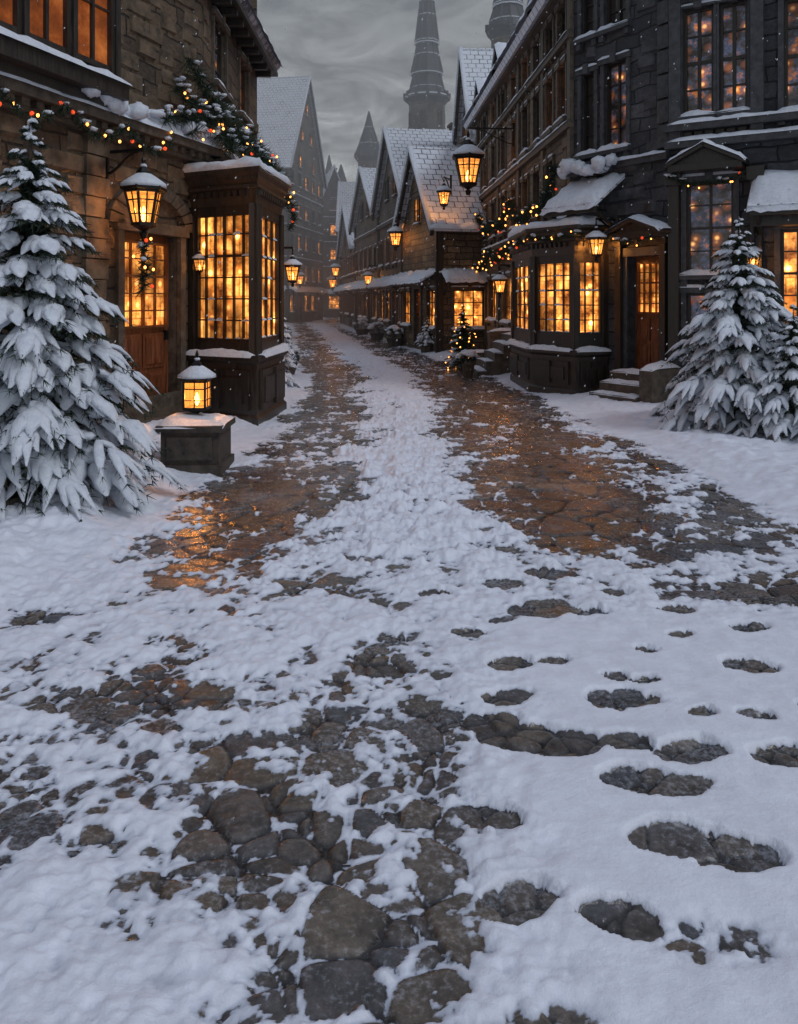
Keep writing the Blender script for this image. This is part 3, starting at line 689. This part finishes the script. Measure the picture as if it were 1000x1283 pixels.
B3.box('wood_panel',1.3,3.2,.02,.4,2.78,3.0)
E=Fac(T,(3.2,14.6),(8,15.5),(0,1)); E.wall(G,0,E.L,6,9)
bay(T,[(2.35,16.5),(2.45,14.65),(3.02,13.75),(3.62,13.92),(3.5,16.4)],-.02,.82,1.08,2.38,2.98,[4,4,3,2],5)
B2.box(TG,.1,1.0,.0,.3,3.9,4.1)
for i in range(10): T.blob('snow_cap',B2.P(.05+i*.12,U(.25,.45),4.0+.08*math.sin(i*.8)),U(.08,.2),U(.08,.2),U(.06,.13),9,6,.25)
T.done()
lq=B2.P(1.02,.5,0); w_=B2.P(1.02,.02,0); lantern('wall_lantern',lq.x,lq.y,2.45,.72,wall=(w_.x,w_.y),light=38).done()
lq=B3.P(1.28,.45,0); w_=B3.P(1.28,.15,0); lantern('wall_lantern',lq.x,lq.y,2.2,.5,wall=(w_.x,w_.y),light=14).done()
# ------------------------------------------------------------------ terrace row
T=Thing('stone_terrace',(3,20,0))
B1=Fac(T,(3.2,14.6),(2.6,27),(-1,0)); L1=B1.L
wd=['window_glass_dark','window_glass_dim','window_glass_dim','window_glass_lit']
for i,u in enumerate([.5,1.5,2.7,3.9,5.3,6.8,8.4,10.0,11.3]):
    for z0,z1 in ((3.5,4.5),(5.15,6.2),(6.65,7.35)):
        if i<1 and z0<4: continue
        B1.win(u,u+.62,z0,z1,2,3,random.choice(wd))
B1.win(2.6,3.6,1.1,2.3,3,3); B1.door(4.4,5.2,.75,2.6); B1.win(6.0,7.2,1.1,2.3,4,3); B1.win(8.2,9.6,1.1,2.3,4,3); B1.door(10.2,11.0,.3,2.3)
B1.wall('stone_wall_tan',0,L1,-.1,7.6); B1.blocks('stone_block',.1,L1,.4,7.4,160)
for z in (3.1,4.85,6.5): B1.box('stone_trim',0,L1,0,.12,z,z+.13); B1.snow(0,L1,0,.15,z+.13,.06)
for u in (0.02,2.2,4.8,7.7,10.8): B1.box('stone_trim',u,u+.22,-.01,.07,0,7.5)
B1.box('stone_trim',0,L1,0,.22,7.45,7.62)
P=B1.P; T.slab('snowy_roof',P(-.1,.4,7.62),P(L1+.2,.4,7.62),P(L1+.2,-4,9.9),P(-.1,-4,9.9),.16); B1.snow(0,L1+.2,-.2,.5,7.66,.22)
for u in (3.2,7.6,11.4):
    B1.box('stone_wall_tan',u,u+.7,-1.6,-.9,7.8,9.6); B1.box('stone_trim',u-.08,u+.78,-1.7,-.8,9.6,9.75); B1.snow(u-.06,u+.76,-1.68,-.82,9.75,.12)
for u in (1.2,5.8,9.2): pediment(B1,u,u+1.3,.3,7.66,.75)
E=Fac(T,(2.6,27),(8,27.5),(0,1)); E.wall('stone_wall_tan',0,E.L,-.1,8)
for i in range(5):
    z=.75-.15*i; B1.box('stone_trim',4.3-0.0,5.3,.0 if i==0 else .3+.22*(i-1),.3+.22*i,-.05,z); B1.snow(4.32,5.28,.05 if i==0 else .1+.22*i,.31+.22*i,z,.055)
B1.box('stone_trim',4.0,4.28,0,.9,-.05,.95); B1.snow(3.98,4.3,0,.92,.95,.09); B1.box('stone_trim',4.0,4.28,.9,1.35,-.05,.45); B1.snow(3.98,4.3,.88,1.37,.45,.08)
T.done()
# steps in front of the bay's far side, seen from the street
T=Thing('stone_steps',(2.1,18,0)); S_=Fac(T,(1.72,17.55),(2.95,17.75),(0,-1))
for i in range(5):
    S_.box('stone_trim',i*.2,1.22,-.9,0,-.05+i*.19,.14+i*.19); S_.snow(i*.2-.01,i*.2+.21 if i<4 else 1.22,-.9,.02,.14+i*.19,.07)
T.done()
T=Thing('evergreen_garland',(3,19,4))
pp=[B1.P(u,.28,z) for u,z in ((.3,4.2),(2.4,3.65),(4.9,4.1),(7.6,3.8),(9.9,4.3),(12,3.9))]
for i in range(5): garland(T,swag(pp[i],pp[i+1],.35),.2,.16,.16,18,1.7)
pp=[B1.P(u,.3,z) for u,z in ((2.4,2.9),(5.2,3.0),(8.0,3.05),(10.8,2.8))]
for i in range(3): garland(T,swag(pp[i],pp[i+1],.25),.18,.17,.12,18,1.7)
T.done()
T=Thing('evergreen_garland',(3,14.5,2.9))
bp=[Vector((2.28,16.2,2.86)),Vector((2.33,15.4,2.86)),Vector((2.36,14.6,2.86)),Vector((2.98,13.60,2.86)),Vector((3.62,13.78,2.86))]
for i in range(4): garland(T,swag(bp[i],bp[i+1],.10),.085,.13,.15,13,1.0)
garland(T,swag(B2.P(1.15,.4,2.72),B2.P(2.15,.4,2.72),.08),.08,.13,.15,13,1.0)
garland(T,swag(B3.P(.05,.25,3.62),B3.P(1.15,.25,3.62),.14),.09,.10,.15,13,1.0)
T.done()
lantern('street_lantern',1.75,20.2,4.62,1.75,wall=(2.9,20.3),light=170).done()
lantern('wall_lantern',2.2,17.4,1.85,.7,wall=(3.05,17.5),light=35).done()

# ------------------------------------------------------------------ gabled houses
def house(name,p0,p1,nrm,depth,ze,zr,wall='stone_wall_tan',lit=.6,st=2.4,shop=True,roof='snowy_roof',seed=1,ww=.7,gap=1.35,detail=True,chim=True):
    random.seed(seed); T=Thing(name,((p0[0]+p1[0])/2,(p0[1]+p1[1])/2,0))
    F=Fac(T,p0,p1,nrm); L=F.L
    def glassk(g=0): return 'window_glass_lit' if R()<lit+g else random.choice(['window_glass_dark','window_glass_dim'])
    def fill(Fx,La,shopf):
        n=max(1,int((La-.3)/gap)); z=0; fl=0
        while z+1.9<ze+.2:
            for i in range(n):
                c=La*(i+.5)/n
                if fl==0 and shopf:
                    if i%3==1: Fx.door(c-.4,c+.4,.15,2.05,rec=.1)
                    else: Fx.win(c-.5,c+.5,.8,2.0,3,3,glassk(.4),rec=.1,mw=.03)
                else: Fx.win(c-ww/2,c+ww/2,z+.75,min(z+1.75,ze-.12),2,3,glassk(),rec=.1,mw=.03)
            z+=st; fl+=1
        Fx.wall(wall,0,La,-.1,ze)
        z=st
        while z<ze-.3:
            Fx.box('dark_wood',0,La,0,.1,z,z+.14); Fx.snow(0,La,0,.13,z+.14,.05); z+=st
        for u in (0.0,La-.16): Fx.box('dark_wood',u,u+.16,-.005,.06,0,ze)
    fill(F,L,shop)
    q0=F.P(0,-depth,0);q1=F.P(L,-depth,0)
    S0=Fac(T,p0,(q0.x,q0.y),-F.t); fill(S0,depth,shop)
    S1=Fac(T,p1,(q1.x,q1.y),F.t); S1.wall(wall,0,depth,-.1,ze)
    Bk=Fac(T,(q0.x,q0.y),(q1.x,q1.y),-F.n); Bk.wall(wall,0,L,-.1,ze)
    P=F.P
    for d,nn in ((0,F.n),(-depth,-F.n)): T.poly(wall,[P(0,d,ze),P(L,d,ze),P(L/2,d,zr)],nn)
    hz=zr-ze; 
    zz=ze+.15
    while zz+.8<zr-hz*.28:
        w=L*(1-(zz+.9-ze)/hz)*.5
        for c in ([L/2] if w<1.5 else [L/2-w*.45,L/2+w*.45]):
            g=glassk(.1); F.lattice(g,c-.3,c+.3,zz+.02,zz+.85,2,2,.02); F.box('stone_trim',c-.38,c+.38,0,.1,zz-.08,zz)
            F.snow(c-.38,c+.38,0,.12,zz,.04); F.box('stone_trim',c-.38,c+.38,0,.09,zz+.87,zz+.95)
        zz+=2.1
    oh=.32; sl=(zr-ze)/(L/2); fo=.35
    for sgn in (0,1):
        u=-oh if sgn==0 else L+oh; zeo=ze-oh*sl
        T.slab(roof,P(u,fo,zeo+.1),P(u,-depth-.2,zeo+.1),P(L/2,-depth-.2,zr+.12),P(L/2,fo,zr+.12),.1)
        T.slab('dark_wood',P(u,fo-.02,zeo),P(u,fo-.14,zeo),P(L/2,fo-.14,zr),P(L/2,fo-.02,zr),.16)
        T.slab('snow_cap',P(u,fo+.03,zeo+.15),P(u,fo-.12,zeo+.15),P(L/2,fo-.12,zr+.18),P(L/2,fo+.03,zr+.18),.07)
    Fe=Fac(T,P(-oh,fo,0)[:2],P(-oh,-depth-.2,0)[:2],-F.t); Fe.snow(0,Fe.L,-.2,.06,ze-oh*sl+.12,.16)
    if chim:
        F.box(wall,L*.62,L*.62+.55,-depth*.6,-depth*.6+.55,ze,zr+.5); F.box('stone_trim',L*.62-.07,L*.62+.62,-depth*.6-.07,-depth*.6+.62,zr+.5,zr+.62); F.snow(L*.62-.05,L*.62+.6,-depth*.6-.05,-depth*.6+.6,zr+.62,.12)
    if shop and detail:
        for Fx,La in ((F,L),(S0,depth)): pent(Fx,.1,La-.1,.55,2.62,2.3)
    return T,F,S0
for a in [
 ('gabled_cottage',(1.2,24.5),(0.1,29),4.0,4.1,6.7,'stone_wall_tan',.55,3),
 ('gabled_cottage',(.3,29.6),(-.9,35.8),5.5,5.7,8.6,'stone_wall_far',.6,4),
 ('gabled_cottage',(-.95,36.4),(-2.4,43.8),5,5.6,8.2,'stone_wall_far',.7,5),
 ('gabled_cottage',(-2.45,44.5),(-3.9,54),6,4.6,7.4,'stone_wall_far',.75,6),
 ('gabled_cottage',(-4.0,55),(-4.5,66),6,6.5,10.5,'stone_wall_far',.75,7)]:
    nm_,p0,p1,dp,ze,zr,w,lit,sd=a
    T,F,S=house(nm_,p0,p1,(-1,-.3),dp,ze,zr,w,lit,seed=sd); T.done()
T,F,S=house('stone_townhouse',(2.75,27.5),(2.5,33),(-1,0),6,7.4,11.1,'stone_wall_tan',.3,seed=8,shop=False); T.done()
T,F,S=house('tall_townhouse',(-7.8,56),(-6.3,65.5),(1,-.1),9,11.3,18.6,'stone_wall_far',.75,st=2.3,seed=9,gap=1.7); T.done()
T,F,S=house('tall_townhouse',(-7.2,74),(-4.9,74.5),(0,-1),8,11.0,14.0,'stone_wall_far',.7,st=2.3,seed=10,gap=1.2); T.done()
T,F,S=house('tall_townhouse',(-4.7,79),(-1.5,79.5),(0,-1),8,8.5,11.5,'stone_wall_far',.5,st=2.3,seed=12,gap=1.3,shop=False); T.done()
T,F,S=house('tall_townhouse',(-11.5,73),(-7.3,73),(0,-1),8,9,12.5,'stone_wall_far',.7,st=2.3,seed=13,gap=1.3); T.done()
T,F,S=house('stone_townhouse',(2.3,50),(1.6,57),(-1,-.2),6,9,13,'stone_wall_far',.2,seed=14,shop=False,chim=False); T.done()
T,F,S=house('stone_townhouse',(-4.9,28.3),(-5.9,37),(1,-.1),5,4.0,6.2,'stone_wall_far',.6,seed=15); T.done()
lantern('street_lantern',1.35,24.0,4.55,1.0,wall=(1.6,24.6),light=60).done()
lantern('street_lantern',-.12,28.2,3.6,1.2,wall=(.4,28.4),light=80).done()
lantern('street_lantern',-3.5,44,3.0,1.2,wall=(-2.5,44.4),light=110).done()
lantern('street_lantern',-1.4,36.2,2.4,1.0,wall=(-.9,36.4),light=70).done()
lantern('street_lantern',-7.2,58,2.8,1.6,wall=(-7.6,58.1),light=330).done()
lantern('street_lantern',-5.0,60,2.6,1.6,wall=(-4.3,60.1),light=330).done()

# ------------------------------------------------------------------ towers
def tower(name,x,y,r,zt,prof,windows=True,n=12):
    T=Thing(name,(x,y,0)); T.lathe('stone_wall_far',(x,y,-.1),[(r,0),(r,zt)],n)
    T.lathe('stone_trim_grey',(x,y,zt-.5),[(r*1.02,0),(r*1.18,.25),(r*1.3,.35),(r*1.3,.5)],n)
    T.lathe('stone_trim_grey',(x,y,zt-3.1),[(r*1.02,0),(r*1.1,.1),(r*1.1,.22),(r*1.02,.3)],n)
    T.lathe('snow_cap',(x,y,zt),[(r*1.31,0),(r*1.25,.12),(r*.9,.14)],n)
    T.lathe('slate',(x,y,zt),prof,n)
    for j in range(n):  # ribs and crenels
        a=2*math.pi*j/n; T.beam('stone_trim_grey',(x+r*1.24*math.cos(a),y+r*1.24*math.sin(a),zt),(x+r*1.24*math.cos(a),y+r*1.24*math.sin(a),zt+.35),.22)
        for q in range(len(prof)-1):
            (r0,z0),(r1,z1)=prof[q],prof[q+1]
            if z1-z0>.5: T.beam('stone_trim_grey',(x+r0*math.cos(a),y+r0*math.sin(a),zt+z0),(x+r1*math.cos(a),y+r1*math.sin(a),zt+z1),.08)
    for rr,z in prof[1:-1]:
        if R()<.8: T.lathe('snow_cap',(x,y,zt+z),[(rr*1.0,-.02),(rr*1.03,.03),(rr*.9,.1)],n)
    for j in range(n):
        a=2*math.pi*(j+.5)/n; ca,sa=math.cos(a),math.sin(a)
        if j%2==0:
            rc=r*math.cos(math.pi/n)
            for z in (zt-2.2,zt-4.8):
                c=Vector((x+ca*rc,y+sa*rc,z)); t=Vector((-sa,ca,0)); F_=Fac(T,(c-t*.25)[:2],(c+t*.25)[:2],(ca,sa)); F_.lattice(random.choice(['window_glass_lit','window_glass_dark']),.05,.45,z,z+1.1,1,2,.02); F_.box('stone_trim_grey',0,.5,0,.12,z-.12,z)
    T.done()
tower('spire_tower',2.1,60,1.35,16.8,[(1.75,0),(1.3,.7),(1.05,1.7),(1.25,1.75),(1.2,1.95),(.92,3.2),(.78,4.0),(.95,4.05),(.9,4.25),(.66,6.2),(.52,7.2),(.66,7.25),(.6,7.4),(.3,9.5),(.03,12.5)])
tower('spire_tower',6.15,45,.95,16.8,[(1.3,0),(1.05,.5),(.8,1.3),(.9,1.35),(.85,1.5),(.5,2.8),(.55,2.85),(.03,5.5)])
tower('spire_tower',-2.75,73,1.0,14.7,[(1.35,0),(.9,1.2),(.4,2.7),(.02,4.2)])
tower('spire_tower',-6.1,84,.9,12.5,[(1.2,0),(.7,1.2),(.02,3.4)])
tower('spire_tower',-7.7,88,.7,14.0,[(1.0,0),(.5,1.4),(.02,3.6)])

# ------------------------------------------------------------------ trees
spruce('snowy_spruce_tree',-2.98,6.45,3.18,1.02,levels=18,per=13,seed=21,fat=1.3)
spruce('snowy_spruce_tree',4.30,10.1,2.75,1.0,levels=17,per=13,seed=22,fat=1.35)
spruce('snowy_spruce_tree',4.62,9.35,1.65,.62,levels=12,per=11,seed=23,fat=1.4)
spruce('snowy_spruce_tree',-2.35,15.2,1.9,.45,levels=13,per=9,seed=24,dens=.7)
spruce('christmas_tree',1.55,19.4,1.6,.45,snow=.18,levels=14,per=10,bulbs=.5,seed=25,dens=1.2)
spruce('snowy_spruce_tree',.9,25.2,1.15,.42,levels=9,per=8,seed=26,pot=True,dens=.6)
def shrub(x,y,r,seed):
    random.seed(seed); T=Thing('potted_shrub',(x,y,0)); T.lathe('pot_stone',(x,y,0),[(r*.6,0),(r*.85,.25),(r*.9,.3),(r*.6,.3)],10)
    for _ in range(220):
        a=U(0,6.28);b=U(-.3,1.5); needles_at(T,Vector((x+r*math.cos(a)*math.cos(b),y+r*math.sin(a)*math.cos(b),.4+r*.8*math.sin(b))),4,.07,1,None,.008)
    for _ in range(26):
        a=U(0,6.28);b=U(.2,1.5); T.blob('snow_cap',(x+r*math.cos(a)*math.cos(b),y+r*math.sin(a)*math.cos(b),.44+r*.85*math.sin(b)),U(.06,.12),U(.06,.12),U(.03,.06),7,5,.25)
    T.done()
for i,(x,y,r) in enumerate(((1.5,17.3,.16),(-.15,28.6,.35),(-.9,33,.35),(-1.75,38,.4),(-2.5,17.6,.3),(-3.9,25,.35),(-4.4,30,.35))): shrub(x,y,r,40+i)

# ------------------------------------------------------------------ falling snow
random.seed(77); T=Thing('falling_snow',(0,15,3)); V,F=T.part('snow')
for _ in range(3200):
    y=U(7,38); x=U(-.55,.55)*y; z=U(.3,1.7+.42*y); r=U(.0035,.011)*(.6+y/22); i=len(V)
    V+= [Vector((x+r,y,z)),Vector((x-r,y,z)),Vector((x,y+r,z)),Vector((x,y-r,z)),Vector((x+.5*r,y,z+r*1.5)),Vector((x-.5*r,y,z-r*1.5))]
    F+= [(i,i+2,i+4),(i+2,i+1,i+4),(i+1,i+3,i+4),(i+3,i,i+4),(i+2,i,i+5),(i+1,i+2,i+5),(i+3,i+1,i+5),(i,i+3,i+5)]
T.done()

# ------------------------------------------------------------------ mist
k=NB('mist'); k.n.remove(k.b); vs=k.add('ShaderNodeVolumeScatter'); vs.inputs['Density'].default_value=.014; vs.inputs['Anisotropy'].default_value=.0
vs.inputs['Color'].default_value=(.93,.97,1,1); k.link(vs.outputs[0],k.out.inputs['Volume'])
bpy.ops.mesh.primitive_cube_add(size=1); mo=bpy.context.object; mo.name='mist'; mo.scale=(60,66,34); mo.location=(0,59,16.9); mo.data.materials.append(M['mist'])

# ------------------------------------------------------------------ world, sun, camera
w=bpy.data.worlds.new('World'); scene.world=w; w.use_nodes=True; nt=w.node_tree; N=nt.nodes; Lk=nt.links
bg=N['Background']; out=N['World Output']
sky=N.new('ShaderNodeTexSky'); sky.sky_type='NISHITA'; sky.sun_disc=False; sky.sun_elevation=math.radians(51); sky.sun_rotation=math.radians(122); sky.dust_density=4
Lk.new(sky.outputs[0],bg.inputs['Color']); bg.inputs['Strength'].default_value=.010
tc=N.new('ShaderNodeTexCoord'); sp=N.new('ShaderNodeSeparateXYZ'); Lk.new(tc.outputs['Generated'],sp.inputs[0])
rp=N.new('ShaderNodeValToRGB'); cr=rp.color_ramp
for _ in range(3): cr.elements.new(.5)
for e,(p,c) in zip(cr.elements,[(0,(.58,.62,.64)),(.14,(.56,.60,.615)),(.31,(.25,.27,.275)),(.42,(.15,.165,.18)),(1,(.38,.43,.55))]): e.position=p; e.color=(*c,1)
Lk.new(sp.outputs['Z'],rp.inputs[0])
mp=N.new('ShaderNodeMapping'); mp.inputs['Scale'].default_value=(3,3,8); mp.inputs['Rotation'].default_value=(.3,.35,0); Lk.new(tc.outputs['Generated'],mp.inputs[0])
nz=N.new('ShaderNodeTexNoise'); nz.inputs['Scale'].default_value=3.2; nz.inputs['Detail'].default_value=8; nz.inputs['Roughness'].default_value=.62; nz.inputs['Distortion'].default_value=1.0; Lk.new(mp.outputs[0],nz.inputs['Vector'])
r2=N.new('ShaderNodeValToRGB'); r2.color_ramp.elements[0].position=.38; r2.color_ramp.elements[0].color=(.55,.55,.55,1); r2.color_ramp.elements[1].position=.66; r2.color_ramp.elements[1].color=(1.65,1.65,1.65,1); Lk.new(nz.outputs['Fac'],r2.inputs[0])
mx=N.new('ShaderNodeMix'); mx.data_type='RGBA'; mx.blend_type='MULTIPLY'; mx.inputs[0].default_value=1; Lk.new(rp.outputs[0],mx.inputs[6]); Lk.new(r2.outputs[0],mx.inputs[7])
b2=N.new('ShaderNodeBackground'); Lk.new(mx.outputs[2],b2.inputs['Color']); b2.inputs['Strength'].default_value=1.0
ad=N.new('ShaderNodeAddShader'); Lk.new(bg.outputs[0],ad.inputs[0]); Lk.new(b2.outputs[0],ad.inputs[1]); Lk.new(ad.outputs[0],out.inputs['Surface'])
sl=bpy.data.lights.new('sun','SUN'); sl.energy=.78; sl.angle=math.radians(15); sl.color=(.88,.92,1.0)
so=bpy.data.objects.new('sun',sl); COL.objects.link(so); so.location=(0,-5,20)
d=Vector((-.55,.35,-.8)); so.rotation_euler=d.to_track_quat('-Z','Y').to_euler()
cam=bpy.data.cameras.new('camera'); co=bpy.data.objects.new('camera',cam); COL.objects.link(co)
co.location=(0,0,1.7); co.rotation_euler=(math.radians(90),0,0); cam.sensor_fit='HORIZONTAL'; cam.sensor_width=36; cam.lens=36; cam.shift_y=-.2665; cam.clip_start=.05; cam.clip_end=1000
scene.camera=co
scene.view_settings.view_transform='Standard'; scene.view_settings.look='None'; scene.view_settings.exposure=0; scene.view_settings.gamma=1
